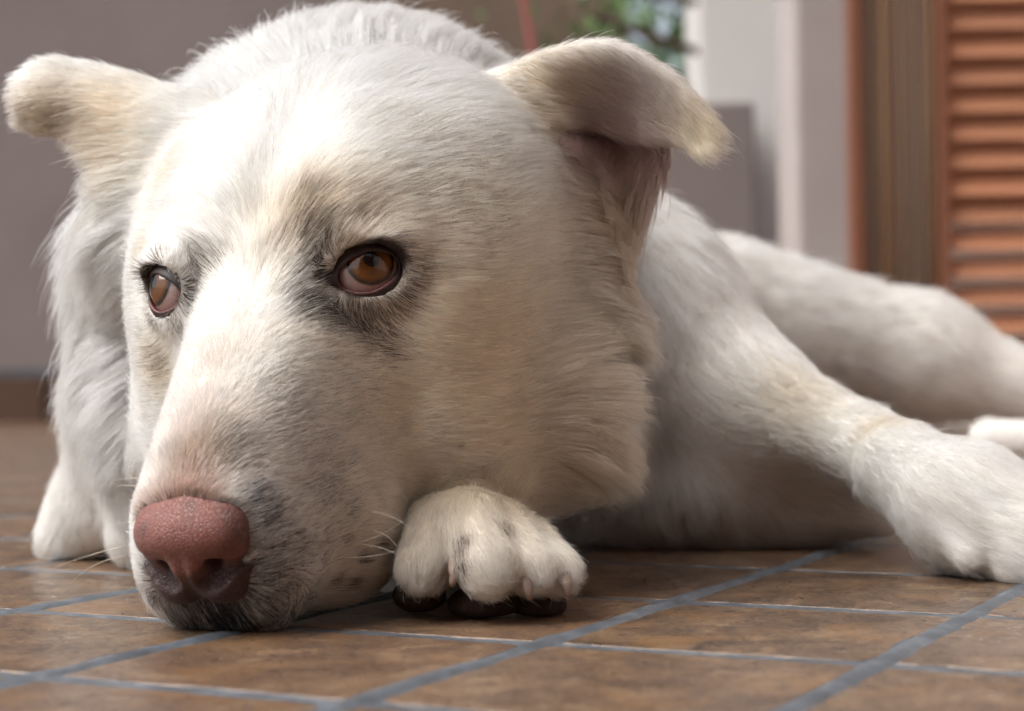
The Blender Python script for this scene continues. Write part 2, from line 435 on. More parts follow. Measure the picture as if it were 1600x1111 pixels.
def X(px, D): return (px - 800) / FPX * D
def Z(py, D, px=800): return CAMH - (py - (568 - 0.0154 * (px - 800))) / FPX * D
DW = 368.0
# tall mauve wall on the left, with tiled skirting
t = empty('terrace_wall', (-150, DW, 0)); tag(t, 'tall mauve-grey painted wall behind the dog on the left', 'wall')
def under(o, par): o.parent = par; o.matrix_parent_inverse = Matrix.Translation(-Vector(par.location)); return o
mb = MB(); mb.box(-520, X(560, DW), DW, DW + 18, 9.8, 235); under(mb.build('painted_wall', M_MAUVE), t)
mb = MB(); mb.box(-520, X(560, DW), DW - 1.0, DW + 17, 9.0, 10.6); under(mb.build('mortar_line', M_GROUT), t)
for k in range(12):
    x0 = X(560, DW) - (k + 1) * 31; mb = MB(); mb.box(x0 + 0.4, x0 + 30.6, DW - 1.4, DW + 10, -0.5, 9.0); under(mb.build('skirting_tile', M_SKIRT, bevel=0.2), t)
# low parapet, white pillar
mb = MB(); mb.box(X(560, DW), X(1186, DW), DW + 1, DW + 16, -0.5, Z(158, DW, 1150)); par = mb.build('low_wall', M_MAUVE, bevel=0.6)
tag(par, 'low mauve-grey parapet wall beside the white pillar', 'wall')
D2 = 386.0
mb = MB(); mb.box(X(1100, D2), X(1262, D2), D2, D2 + 30, -0.5, 250); pil = mb.build('pillar', M_WHITEW, bevel=0.8); tag(pil, 'bright white square pillar behind the parapet', 'pillar')
# pale grey wall end next to the wooden screen
D3 = 318.0
mb = MB(); mb.box(X(1246, D3), X(1420, D3), D3, D3 + 20, -0.5, 250); jam = mb.build('wall_end', M_GREYW, bevel=1.2); tag(jam, 'pale grey plastered wall end left of the wooden screen', 'wall')
# wooden screen: posts, reed panel, louvre slats
D4 = 298.0
scr = empty('wooden_screen', (X(1460, D4), D4, 0)); tag(scr, 'orange-brown wooden screen with upright reeds and horizontal slats', 'screen')
zt = 150.0
def post(p0, p1, dep=4.0, z1=zt): mb = MB(); mb.box(X(p0, D4), X(p1, D4), D4, D4 + dep, -0.3, z1); under(mb.build('post', M_WOOD, bevel=0.25), scr)
post(1334, 1353); post(1474, 1488); post(1700, 1720)
mb = MB(); mb.box(X(1330, D4), X(1724, D4), D4 - 0.5, D4 + 4.5, zt + 0.01, zt + 5); under(mb.build('top_rail', M_WOOD, bevel=0.3), scr)
xr = X(1354, D4); k = 0
while xr < X(1473, D4) - 0.5:
    w_ = float(rng.uniform(0.8, 1.3)); mb = MB()
    mb.tube([(xr + w_ / 2 + float(rng.normal(0, 0.05)), D4 + 2 + float(rng.normal(0, 0.25)), z_) for z_ in (0.2, 50, 100, zt)], w_ / 2, 8)
    under(mb.build('reed', M_REED, smooth=True), scr); xr += w_ + float(rng.choice([0.1, 0.5, 0.9]))
pitch = 43.5 / FPX * D4; z_ = 2.0
slm = None
while z_ < zt - 3:
    if slm is None:
        mb = MB(); x0, x1 = 0, X(1700, D4) - X(1488, D4)
        cth, sth = math.cos(0.6), math.sin(0.6); hw_, th_ = 1.6, 0.45
        def sl(a, b): return (a * sth * 1.0 - b * cth, a * cth + b * sth)
        c8 = []
        for z1_ in (-th_, th_):
            for (xx, aa) in ((x0, -hw_), (x1, -hw_), (x1, hw_), (x0, hw_)):
                yy, zz = aa * sth, aa * cth
                c8.append((xx, yy + z1_ * -cth * -1, zz - z1_ * sth * -1))
        mb.quadbox(c8); so = mb.build('slat', M_WOODH, bevel=0.15); slm = so.data; mod = so
    else:
        so = bpy.data.objects.new('slat', slm); COL.objects.link(so)
    so.parent = scr; so.location = Vector((X(1488, D4) - X(1460, D4), 2.0, z_)) * CM
    z_ += pitch
# unseen house walls and roof edge, placed to block sky light right and behind
mb = MB(); mb.box(112, 130, -260, D4 - 2, -0.5, 249.5); hs = mb.build('unseen_house_wall', M_GREYW); tag(hs, 'pale grey house wall on the unseen right, moved in to block the sky', 'wall')
mb = MB(); mb.box(52, 140, -259, D4 - 4, 250, 262); ev_ = mb.build('added_eaves', M_WHITEW); tag(ev_, 'unseen white eaves along the house wall', 'added_eaves')
mb = MB(); mb.box(-150, 111.5, -160, -140, -0.5, 330); hb = mb.build('unseen_rear_wall', M_WOOD); tag(hb, 'dark wooden house front behind the viewer, unseen, widened to block the sky', 'wall')
mb = MB(); mb.box(X(1489, D4), 112, D4 + 14, D4 + 18, -0.3, Z(330, D4, 1550)); pn = mb.build('backing_wall', M_WHITEW); tag(pn, 'low white wall seen through the lower slats of the screen', 'wall')
mb = MB(); mb.box(X(1489, D4), 112, D4 + 13, D4 + 18, Z(330, D4, 1550) + 0.1, 250); pn = mb.build('backing_board', M_WOODH); tag(pn, 'brown wooden board behind the upper slats of the screen', 'board')
mb = MB(); mb.box(X(1353, D4), X(1475, D4), D4 + 5, D4 + 7, -0.3, 148); under(mb.build('backing_panel', M_GREYW), scr)
# railing, neighbour's wall and garden beyond
D5 = 410.0
rl = empty('railing', (X(1060, D5), D5, 60)); tag(rl, 'brown iron railing above the parapet by the pillar', 'railing')
for (xa, ya, xb, yb) in ((960, -20, 1146, 12), (930, 22, 1146, 97)):
    mb = MB(); a = (X(xa, D5 - 22), D5 - 22, Z(ya, D5 - 22, xa)); b = (X(xb, D5 - 22), D5 - 22, Z(yb, D5 - 22, xb)); mb.tube([a, b], 0.9, 8); under(mb.build('rail', M_STEEL), rl)
mb = MB(); mb.box(X(560, 620), X(990, 620), 620, 640, -0.5, 150); nb_ = mb.build('neighbour_wall', M_TAN); tag(nb_, 'blurred tan wall of the neighbouring house beyond the parapet', 'wall')
mb = MB(); mb.tube([(X(822, 330), 330, Z(-30, 330)), (X(834, 330), 330, Z(40, 330)), (X(842, 330), 330, Z(110, 330))], 0.55, 8)
st = mb.build('red_strap', plain('red_strap', lin(176, 92, 88), 0.6)); tag(st, 'thin red strap hanging behind the dog\'s head', 'strap')
# shrub behind the railing
def leaf_mat():
    m = NT('shrub_leaf'); oi = m.coord('Object'); c = m.ramp(m.noise(9, 3, 0.6, oi), [(0.3, lin(60, 92, 44)), (0.6, lin(112, 146, 78)), (0.8, lin(150, 172, 120))]); m.bsdf(i_Base_Color=c, i_Roughness=0.5); return m.m
M_LEAF = leaf_mat()
sh = empty('garden_shrub', (X(1050, 560), 560, 0)); tag(sh, 'green garden shrub blurred beyond the railing', 'shrub')
g = np.random.default_rng(4); vs = []; fs = []
for k in range(1600):
    c = np.array([X(1030, 560), 560, 95]) + g.normal(0, 1, 3) * np.array([14, 14, 26]); a = nrm(g.normal(0, 1, 3)); b = nrm(np.cross(a, g.normal(0, 1, 3))); l_ = g.uniform(3, 7)
    n_ = len(vs); vs += [c, c + a * l_ * 0.5 + b * l_ * 0.22, c + a * l_, c + a * l_ * 0.5 - b * l_ * 0.22]; fs.append((n_, n_ + 1, n_ + 2, n_ + 3))
cw = under(mesh_obj('crown', vs, fs, M_LEAF), sh)
mb = MB(); mb.tube([(X(1030, 560), 560, 0), (X(1030, 560) + 2, 561, 50), (X(1030, 560), 560, 110)], [3, 2.4, 1.2], 8); under(mb.build('trunk', M_STEEL, smooth=True), sh)
# ------------------------------------------------------------------ the dog: head frame (r across, f towards the nose, u out of the face)
HO = np.array([-10.355, 74.485, 13.706])
HF = np.array([-0.16222, -0.53974, -0.82605]); HR = np.array([0.93665, -0.34759, 0.04318]); HU = np.array([-0.31043, -0.76672, 0.56194])
HAX = np.stack([HR, HF, HU])
def hw(r, f, u): return HO + (r - 0.04 * max(f, 0.0)) * HR + f * HF + u * HU      # the muzzle bends a little to the viewer's left
def hl(p):
    q = (p - HO) @ HAX.T; q[..., 0] += 0.04 * np.maximum(q[..., 1], 0); return q

prims = []
def add(p): prims.append(p); return p
def hell(r, f, u, rr, k=1.2, both=True, ax=None, **kw):
    for s in ((1, -1) if (both and r != 0) else (1,)): add(Ell(hw(r * s, f, u), rr, HAX if ax is None else ax, k=k, fur='head', **kw))
def hcap(a, b, ra, rb, k=1.2, both=True, **kw):
    for s in ((1, -1) if (both and (a[0] or b[0])) else (1,)): add(Cap(hw(a[0] * s, a[1], a[2]), hw(b[0] * s, b[1], b[2]), ra, rb, k=k, fur='head', **kw))

# skull, forehead, cheeks
hell(0, -8.2, -7.0, (8.2, 7.2, 7.0), k=2)
hell(2.3, -5.0, -2.6, (3.9, 5.0, 3.6), k=1.6)
hell(5.6, -7.0, -6.6, (4.4, 6.0, 5.2), k=2.5)          # temples
hell(5.2, -2.4, -6.9, (3.7, 4.6, 4.4), k=3.0)          # cheek bones
hell(6.2, -0.8, -12.0, (4.3, 5.0, 4.8), k=2.5)         # jaw muscles
hell(4.6, 0.4, -9.8, (4.0, 4.8, 4.0), k=3.0)
# muzzle
hcap((0, -1.5, -2.7), (0, 9.4, -1.95), 2.7, 1.9, k=1.6)
hcap((1.4, -0.5, -2.3), (1.25, 9.2, -1.85), 2.0, 1.5, k=0.9)           # flat top of the muzzle
hcap((2.2, -1.5, -5.4), (1.5, 9.5, -3.2), 3.0, 1.95, k=1.6)
hcap((1.9, 4.0, -7.0), (1.75, 10.7, -4.2), 2.75, 1.9, k=1.3)
hcap((0, -2.0, -11.0), (0, 11.0, -5.9), 3.9, 2.0, k=1.5)
hell(2.5, 7.4, -7.8, (2.5, 3.0, 2.4), k=1.5)           # jowls lying on the floor
hcap((3.0, -2.2, -1.1), (4.8, -2.6, -1.9), 1.35, 1.2, k=1.2)   # brow ridges
add(Ell(P(850, 420, 84.0), (2.6, 3.0, 4.0), k=2.0, fur='head'))                 # fills between ear base and jaw
add(Ell(P(250, 350, 88.5), (2.6, 3.0, 4.2), k=2.5, fur='neck', fdir=nrm(np.array([-0.7, 0.2, -0.6]))))
hcap((0, -3.0, 1.55), (0, -11.5, 1.0), 0.45, 0.6, k=1.6, sub=True)                # furrow down the forehead
HEAD_N = len(prims)
# right ear (viewer's right)
def G(rows): return [[P(*c) for c in r] for r in rows]
add(Sheet(G([[(745, 140, 84.5), (770, 180, 83.0), (800, 215, 82.0)],
             [(815, 104, 82.6), (835, 150, 82.3), (862, 195, 82.0)],
             [(880, 80, 81.6), (893, 135, 82.3), (905, 185, 82.6)],
             [(960, 74, 80.8), (972, 135, 82.0), (975, 208, 82.6)],
             [(1040, 116, 80.3), (1037, 165, 81.3), (1030, 212, 81.8)],
             [(1090, 168, 80.0), (1080, 200, 80.6), (1066, 218, 81.0)],
             [(1122, 210, 79.8), (1114, 228, 79.9), (1100, 240, 80.1)]]), 0.29, k=0.5, fur='ear_r', fdir=nrm(P(1120, 250, 80) - P(850, 110, 82))))
add(Sheet(G([[(880, 110, 84.2), (885, 195, 86.2), (882, 300, 83.2), (890, 400, 82.5)],
             [(960, 100, 84.2), (965, 195, 86.8), (960, 310, 84.0), (945, 410, 83.3)],
             [(1030, 145, 83.2), (1034, 215, 85.2), (1010, 300, 84.4), (975, 400, 84.0)]]), 0.35, k=0.9, fur='ear_low', fdir=nrm(P(930, 430, 83) - P(1000, 220, 83))))
# left ear
add(Sheet(G([[(330, 160, 86.5), (310, 220, 85.0), (250, 330, 85.5)],
             [(265, 146, 86.8), (245, 195, 85.5), (200, 285, 86.0)],
             [(200, 126, 87.5), (190, 175, 86.2), (152, 246, 86.7)],
             [(135, 110, 88.0), (130, 155, 86.8), (106, 204, 87.2)],
             [(75, 104, 88.0), (75, 150, 87.0), (74, 198, 87.3)],
             [(36, 126, 88.0), (32, 158, 87.4), (40, 190, 87.5)]]), 0.42, k=1.2, fur='ear_l', fdir=nrm(P(30, 160, 87.5) - P(240, 150, 86))))
# neck and ruff
DOWN = np.array([0.0, 0.0, -1.0])
add(Cap(hw(0, -9, -9.5), P(560, 340, 99), 7.5, 9.0, k=3.0, fur='neck', fdir=nrm(np.array([0.1, 0.8, 0.1]))))
add(Ell(P(560, 405, 100), (12.0, 12, 10.0), k=3.0, fur='neck', fdir=nrm(np.array([-0.8, 0.35, -0.3]))))
add(Cap(P(570, 360, 99), P(760, 430, 120), 9.8, 10.0, k=4.0, fur='body', fdir=nrm(np.array([0.3, 0.9, -0.1]))))
add(Cap(P(290, 430, 94), P(290, 620, 95), 4.3, 4.8, k=3.0, fur='neck', fdir=nrm(np.array([-0.75, 0.1, -0.65]))))
# torso and haunch
add(Cap(P(760, 480, 120), P(1030, 520, 150), 9.5, 7.0, k=4.0, fur='body', fdir=nrm(np.array([0.5, 0.8, -0.2]))))
add(Cap(P(1130, 485, 150), P(1440, 556, 150), 5.6, 4.2, k=3.0, fur='body'))
add(Cap(P(1440, 556, 150), P(1670, 632, 148), 4.2, 2.6, k=3.0, fur='leg'))
add(Cap(P(1300, 640, 158), P(1570, 690, 158), 2.6, 2.0, k=1.5, fur='leg'))
add(Cap(P(1545, 688, 140), P(1720, 695, 138), 1.5, 1.6, k=1.5, fur='leg'))
# shoulder, chest and stretched foreleg on the right
add(Ell(P(950, 560, 106), (7.5, 8.5, 9.0), k=4.0, fur='body', fdir=nrm(np.array([0.25, 0.1, -0.95]))))
add(Cap(P(960, 450, 106), P(1140, 625, 101), 4.9, 3.9, k=3.0, fur='leg'))
add(Cap(P(1140, 625, 101), P(1345, 700, 95), 3.8, 2.0, k=2.0, fur='leg'))
add(Cap(P(1190, 775, 102), P(1370, 790, 97), 2.2, 1.5, k=0.8, fur='leg'))
add(Cap(P(1345, 700, 95), P(1410, 725, 91), 2.0, 2.0, k=1.0, fur='leg'))
add(Cap(P(1408, 735, 90.5), P(1510, 792, 86.5), 2.25, 2.7, k=0.5, fur='leg'))
add(Cap(P(1510, 792, 86.5), P(1650, 860, 83), 2.7, 2.2, k=1.5, fur='leg'))
add(Cap(P(1478, 825, 84.6), P(1508, 868, 83.4), 0.75, 0.55, k=0.35, fur='paw'))
add(Cap(P(1560, 850, 84.5), P(1590, 880, 83.5), 1.3, 1.2, k=0.5, fur='paw'))
add(Ell(P(1120, 760, 104), (9.0, 6.0, 3.2), k=3.0, fur='body', fdir=nrm(np.array([0.5, -0.1, -0.85]))))
# foreleg folded under the chin: elbow on the left, paw beside the cheek
add(Cap(P(265, 600, 97), P(150, 800, 100.5), 3.6, 2.2, k=2.0, fur='leg'))
add(Cap(P(150, 800, 100.5), P(104, 844, 100.5), 2.2, 1.5, k=2.0, fur='leg'))
add(Cap(P(205, 640, 97), P(185, 775, 98.5), 3.4, 2.6, k=1.5, fur='leg'))
add(Cap(P(280, 640, 95), P(230, 830, 95), 4.2, 2.0, k=1.6, fur='leg'))
add(Cap(P(300, 760, 95), P(560, 860, 88), 3.2, 2.6, k=2.0, fur='leg'))
add(Cap(P(560, 860, 88), P(720, 850, 80), 2.6, 2.1, k=2.0, fur='leg'))
TOES = [((690, 832, 75.6), (664, 884, 73.4), 1.45, 1.05), ((735, 826, 75.2), (765, 885, 72.4), 1.6, 1.2), ((785, 832, 75.8), (830, 888, 72.8), 1.25, 0.98), ((822, 850, 76.2), (872, 893, 73.4), 1.1, 0.88)]
add(Cap(P(720, 850, 80), P(745, 830, 76.4), 2.1, 1.7, k=0.25, fur='paw'))
for a, b, ra, rb in TOES: add(Cap(P(*a), P(*b), ra, rb, k=0.3, fur='paw'))
hcap((0.98, 12.8, -1.95), (0.95, 9.4, -1.6), 0.55, 0.45, k=0.15, sub=True)          # nostrils run back into the muzzle
# eye sockets
EYES = []
def eye_axes(sgn):
    n_ = nrm(0.75 * HU + 0.5 * sgn * HR + 0.40 * HF)
    e1 = nrm(HR - n_ * (HR @ n_)); e2 = np.cross(e1, n_); e2 = e2 if e2[2] > 0 else -e2
    return e1, e2, n_
ER = 1.55
for sgn, px in ((1, (578, 419, 74.2)), (-1, (247, 452, 77.3))):
    e1, e2, e3 = eye_axes(sgn); c = P(*px) - e3 * ER * 0.95
    EYES.append((sgn, c, e1, e2, e3)); ax = np.stack([e1, e2, e3])
    add(Ell(c, (ER + 0.28,) * 3, k=0.9, fur='head'))
    add(Cap(c + e3 * (ER - 0.15) + e2 * 1.12 - e1 * sgn * 0.9, c + e3 * (ER - 0.2) + e2 * 1.12 + e1 * sgn * 1.1, 0.5, 0.42, k=0.6, fur='head'))
    add(Ell(c, (ER + 0.10,) * 3, k=0.2, sub=True))
    add(Ell(c + e3 * ER, (1.42, 1.06, 0.95), ax, k=0.25, sub=True))
    if sgn > 0: add(Ell(c + e3 * (ER - 0.05) - e1 * sgn * 1.45 - e2 * 0.42, (0.65, 0.42, 0.5), ax, k=0.3, sub=True))
# room for the nose leather
FLOOR_Z = 0.06
t1 = time.time()
bv, bq = polygonise(prims, (-50, 62, -1), (50, 172, 34), 0.19, FLOOR_Z)
print('dog polygonised', len(bv), len(bq), round(time.time() - t1, 1))
# ------------------------------------------------------------------ dog materials
def hits(xy, d0=62.0, d1=175.0):
    """where the lines of sight through photo pixels meet the dog's skin (used to lay out the coat's markings)"""
    rays = np.array([ray(x, y) for x, y in xy]); t = np.full(len(rays), d0); o = np.array([0, 0, CAMH])
    for _ in range(110):
        d = field(prims, (o + rays * t[:, None]).astype(np.float32))
        t = np.where(d > 0.01, np.minimum(t + d * 0.75, d1), t)
    return o + rays * t[:, None]

def skin_mat():
    m = NT('dog_skin'); a = m.n('Attribute', attribute_name='coat')
    m.bsdf(i_Base_Color=a.outputs['Color'], i_Roughness=0.75, i_Specular_IOR_Level=0.2); return m.m

def fur_mat():
    m = NT('dog_fur'); a = m.n('Attribute', attribute_name='coat'); c = a.outputs['Color']
    d = m.n('BsdfDiffuse', i_Color=c); tr = m.n('BsdfTranslucent', i_Color=c); mx = m.n('MixShader', i_0=0.42); m.l(d.outputs[0], mx.inputs[1]); m.l(tr.outputs[0], mx.inputs[2])
    hb = m.n('BsdfHairPrincipled'); hb.model = 'CHIANG'; hb.parametrization = 'COLOR'; m.l(c, hb.inputs['Color'])
    hb.inputs['Roughness'].default_value = 0.45; hb.inputs['Radial Roughness'].default_value = 0.7
    m2 = m.n('MixShader', i_0=0.55); m.l(mx.outputs[0], m2.inputs[1]); m.l(hb.outputs[0], m2.inputs[2]); m.l(m2.outputs[0], m.out.inputs[0]); return m.m

def nose_mat():
    m = NT('nose_leather'); co = m.coord('Object')
    a = m.n('Attribute', attribute_name='tone')
    v = m.n('TexVoronoi', feature='DISTANCE_TO_EDGE', i_Scale=620.0); m.l(co, v.inputs['Vector'])
    peb = m.ramp(v.outputs[0], [(0.0, (0, 0, 0)), (0.16, (1, 1, 1))])
    n1 = m.noise(160, 5, 0.6, co)
    c = m.mix(n1, lin(110, 68, 61), lin(168, 112, 99))
    sp_ = m.noise(420, 3, 0.6, co)
    spots = m.ramp(sp_, [(0.66, (0, 0, 0)), (0.72, (1, 1, 1))])
    c = m.mix(0.55, c, m.mix(spots, c, lin(60, 36, 34)))
    c = m.mix(0.45, c, m.mix(peb, lin(90, 50, 46), c))
    c = m.mix(m.ramp(m.noise(90, 3, 0.6, co), [(0.52, (0, 0, 0)), (0.66, (0.6, 0.6, 0.6))]), c, lin(96, 62, 58))
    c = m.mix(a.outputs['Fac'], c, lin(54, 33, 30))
    b = m.bsdf(i_Base_Color=c, i_Roughness=0.44, i_Specular_IOR_Level=0.36, i_Sheen_Weight=0.1)
    hgt = m.mix(0.2, peb, m.noise(300, 2, 0.5, co))
    m.l(m.bump(hgt, 0.55, 0.0004), b.inputs['Normal']); return m.m

def eye_mat(sd):
    m = NT('eyeball'); co = m.coord('Object'); s = m.n('SeparateXYZ'); m.l(co, s.inputs[0])
    cr_ = m.n('CombineXYZ', i_Z=0.0); m.l(s.outputs[0], cr_.inputs[0]); m.l(s.outputs[1], cr_.inputs[1])
    ln_ = m.n('VectorMath', operation='LENGTH'); m.l(cr_.outputs[0], ln_.inputs[0]); r = ln_.outputs['Value']
    ang = m.n('Math', operation='ARCTAN2'); m.l(s.outputs[0], ang.inputs[0]); m.l(s.outputs[1], ang.inputs[1])
    rr = m.n('Math', operation='MULTIPLY', i_1=100.0); m.l(r, rr.inputs[0])           # radius in cm
    cc = m.n('CombineXYZ'); a2 = m.n('Math', operation='MULTIPLY', i_1=9.0); m.l(ang.outputs[0], a2.inputs[0]); r2 = m.n('Math', operation='MULTIPLY', i_1=2.2); m.l(rr.outputs[0], r2.inputs[0])
    m.l(a2.outputs[0], cc.inputs[0]); m.l(r2.outputs[0], cc.inputs[1]); cc.inputs[2].default_value = sd
    fib = m.noise(1.6, 5, 0.65, cc.outputs[0])
    iris = m.mix(fib, lin(76, 43, 14), lin(146, 90, 32))
    inner = m.ramp(rr.outputs[0], [(0.34, (1, 1, 1)), (0.70, (0, 0, 0))])
    iris = m.mix(m.mix(0.75, (0, 0, 0), inner), iris, lin(58, 34, 12))
    limb = m.ramp(rr.outputs[0], [(0.76, (0, 0, 0)), (0.92, (1, 1, 1))])
    iris = m.mix(limb, iris, lin(22, 14, 10))
    pup = m.ramp(rr.outputs[0], [(0.31, (1, 1, 1)), (0.35, (0, 0, 0))])
    iris = m.mix(pup, iris, (0.003, 0.003, 0.003))
    vs = m.noise(420, 6, 0.7, co, 1.2)
    vein = m.ramp(vs, [(0.46, (0, 0, 0)), (0.5, (1, 1, 1)), (0.54, (0, 0, 0))])
    scl = m.mix(m.noise(120, 2, 0.5, co), lin(176, 156, 148), lin(140, 108, 102))
    scl = m.mix(m.mix(0.5, (0, 0, 0), vein), scl, lin(140, 66, 60))
    edge = m.ramp(rr.outputs[0], [(0.93, (0, 0, 0)), (1.0, (1, 1, 1))])
    c = m.mix(edge, iris, scl)
    m.bsdf(i_Base_Color=c, i_Roughness=0.6, i_Specular_IOR_Level=0.0, i_Coat_Weight=1.0, i_Coat_Roughness=0.01, i_Coat_IOR=1.6)
    return m.m

M_SKIN, M_FUR, M_NOSE = skin_mat(), fur_mat(), nose_mat()
M_LID = None
M_CLAW = plain('claw_horn', lin(168, 148, 136), 0.45, 0.4, lin(120, 100, 90), 300)
M_PAD = plain('paw_pad_leather', lin(70, 57, 51), 1.0, 0.08, lin(40, 32, 30), 350, bump=1.0)
M_WHISK = plain('whisker_hair', lin(236, 226, 206), 0.4, 0.5)

dog = empty('dog', (0, 88, 0))
tag(dog, 'white cream dog lying with its chin on the tiles, pink nose and amber eyes', 'dog')
def under_dog(o): o.parent = dog; o.matrix_parent_inverse = dog.matrix_world.inverted() if False else Matrix.Translation(-Vector(dog.location)); return o

body, BV, BN = fast_mesh('body', bv, bq, M_SKIN); under_dog(body)

# ------------------------------------------------------------------ nose
npr = []
def nell(r, f, u, rr, k, sub=False):
    for s in ((1, -1) if r else (1,)): npr.append(Ell(hw(r * s, f, u), rr, HAX, k=k, sub=sub))
def ncap(a, b, ra, rb, k, sub=False):
    for s in ((1, -1) if a[0] else (1,)): npr.append(Cap(hw(a[0] * s, a[1], a[2]), hw(b[0] * s, b[1], b[2]), ra, rb, k=k, sub=sub))
nell(0, 10.25, -1.4, (2.05, 1.65, 1.3), 0.3)
nell(1.5, 10.75, -1.2, (0.88, 1.12, 0.82), 0.5)
nell(0.6, 11.05, -1.05, (1.0, 0.95, 0.85), 0.6)
nell(1.85, 10.9, -2.35, (0.75, 1.1, 0.8), 0.35)
nell(0.9, 11.75, -2.85, (1.2, 1.2, 1.15), 0.45)
nell(0.32, 11.7, -2.0, (0.42, 0.95, 0.95), 0.4)
ncap((0.85, 12.7, -1.95), (1.45, 12.3, -1.9), 0.52, 0.40, 0.2, True)
ncap((1.45, 12.25, -1.9), (2.15, 11.75, -2.05), 0.26, 0.15, 0.15, True)
ncap((2.15, 11.75, -2.05), (2.7, 10.7, -1.9), 0.15, 0.10, 0.15, True)
ncap((0.95, 12.5, -1.9), (0.95, 10.4, -1.6), 0.38, 0.32, 0.2, True)
ncap((0, 12.85, -1.7), (0, 13.05, -4.2), 0.07, 0.16, 0.25, True)
nv, nq = polygonise(npr, hw(0, 11, -2) - 4.5, hw(0, 11, -2) + 4.5, 0.065, FLOOR_Z)
nose, NV, NN = fast_mesh('nose', nv, nq, M_NOSE); under_dog(nose); nose['label'] = 'pink pebbled nose leather with dark nostrils'
nlz = hl(NV)
tone = np.clip((-1.3 - nlz[:, 2]) / 0.9, 0, 1) * 0.95  # underside of the nose darkened: its shade is put into the tone
tone = np.maximum(tone, np.clip(1.0 - np.hypot(np.abs(nlz[:, 0]) - 0.98, nlz[:, 2] + 1.85) / 0.55, 0, 1) * np.clip((12.2 - nlz[:, 1]) / 0.6, 0, 1) * (nlz[:, 1] > 10.2) * 0.9)  # nostril passages darkened inside: recess shade put into the tone
tone = np.maximum(tone, np.clip((nlz[:, 0] - 1.2) / 1.1, 0, 1) * 0.55 + np.clip((10.0 - nlz[:, 1]) / 0.8, 0, 1) * 0.35)  # right side: dark mottling and shade both put into the tone; rear edge darker
at = nose.data.attributes.new('tone', 'FLOAT', 'POINT'); at.data.foreach_set('value', tone.astype(np.float32))

# ------------------------------------------------------------------ eyes and lids
import bmesh
GAZE = {1: (0.03, 0.22), -1: (-0.12, 0.22)}
OPEN = {1: (1.16, 0.86), -1: (1.12, 0.84)}
lid_nt = NT('eyelid_skin'); la_ = lid_nt.n('Attribute', attribute_name='tone')
lc_ = lid_nt.mix(la_.outputs['Fac'], lin(54, 40, 36), lin(160, 108, 104))
lid_nt.bsdf(i_Base_Color=lc_, i_Roughness=0.45, i_Specular_IOR_Level=0.45); M_LID = lid_nt.m
for sgn, c, e1, e2, e3 in EYES:
    gx, gy = GAZE[sgn]
    g3 = nrm(e3 + gx * e1 + gy * e2); g1 = nrm(e1 - g3 * (e1 @ g3)); g2 = np.cross(g3, g1)
    bm = bmesh.new(); bmesh.ops.create_uvsphere(bm, u_segments=64, v_segments=48, radius=ER)
    for v in bm.verts:
        rr_ = math.hypot(v.co.x, v.co.y)
        if v.co.z > 0 and rr_ < 0.95: v.co.z += 0.15 * (1 - (rr_ / 0.95) ** 2)
        v.co *= CM
    for f_ in bm.faces: f_.smooth = True
    me = bpy.data.meshes.new('eye'); bm.to_mesh(me); bm.free()
    me.materials.append(eye_mat(1.3 if sgn > 0 else 7.7))
    eo = bpy.data.objects.new('eye', me); COL.objects.link(eo); eo.parent = dog
    M_ = Matrix((Vector(g1), Vector(g2), Vector(g3))).transposed().to_4x4(); M_.translation = Vector(c) * CM - Vector(dog.location)
    eo.matrix_local = M_
    # lids: a shell over the eyeball with an almond opening
    ow, oh = OPEN[sgn]
    class Lid(Prim):
        def d(s, p):
            q = p - c.astype(np.float32); rad_ = np.sqrt((q * q).sum(-1))
            a = q @ e1.astype(np.float32); b = q @ e2.astype(np.float32); z = q @ e3.astype(np.float32)
            sa = a * sgn                                   # + towards the outer corner
            b2 = b - 0.20 * sa + 0.06
            up = np.where(b2 > 0, oh * 0.80, oh * 1.0)
            inner_ext = np.where(sa < 0, ow * 1.08, ow)
            g = np.abs(sa / inner_ext) ** 1.7 + np.abs(b2 / up) ** 1.9
            op = (np.sqrt(np.maximum(g, 1e-6)) - 1.0) * 0.85
            shell = np.maximum(rad_ - (ER + 0.22), (ER + 0.03) - rad_)
            cx_ = np.stack([(sa + 1.35) / 0.7, (b + 0.40) / 0.42, (z - ER + 0.78) / 0.5], -1)
            shell = smin(shell, (np.sqrt((cx_ * cx_).sum(-1)) - 1) * 0.45, 0.2) if sgn > 0 else shell; shell = np.maximum(shell, (ER + 0.03) - rad_)
            d_ = -smin(-shell, op, 0.16)
            return np.maximum(d_, 0.25 - z)
    lp = Lid(k=0.1)
    lv, lq = polygonise([lp], c - 2.6, c + 2.6, 0.06)
    lid, LV, LN = fast_mesh('eyelid', lv, lq, M_LID); under_dog(lid)
    q = LV - c; rad_ = np.linalg.norm(q, axis=1); b = q @ e2; a = (q @ e1) * sgn; z = q @ e3
    pink = np.clip((ER + 0.22 - rad_) / 0.1, 0, 1) * np.clip((-0.2 - b) / 0.35, 0, 1) * np.clip(z / 0.5, 0, 1)
    at = lid.data.attributes.new('tone', 'FLOAT', 'POINT'); at.data.foreach_set('value', pink.astype(np.float32))

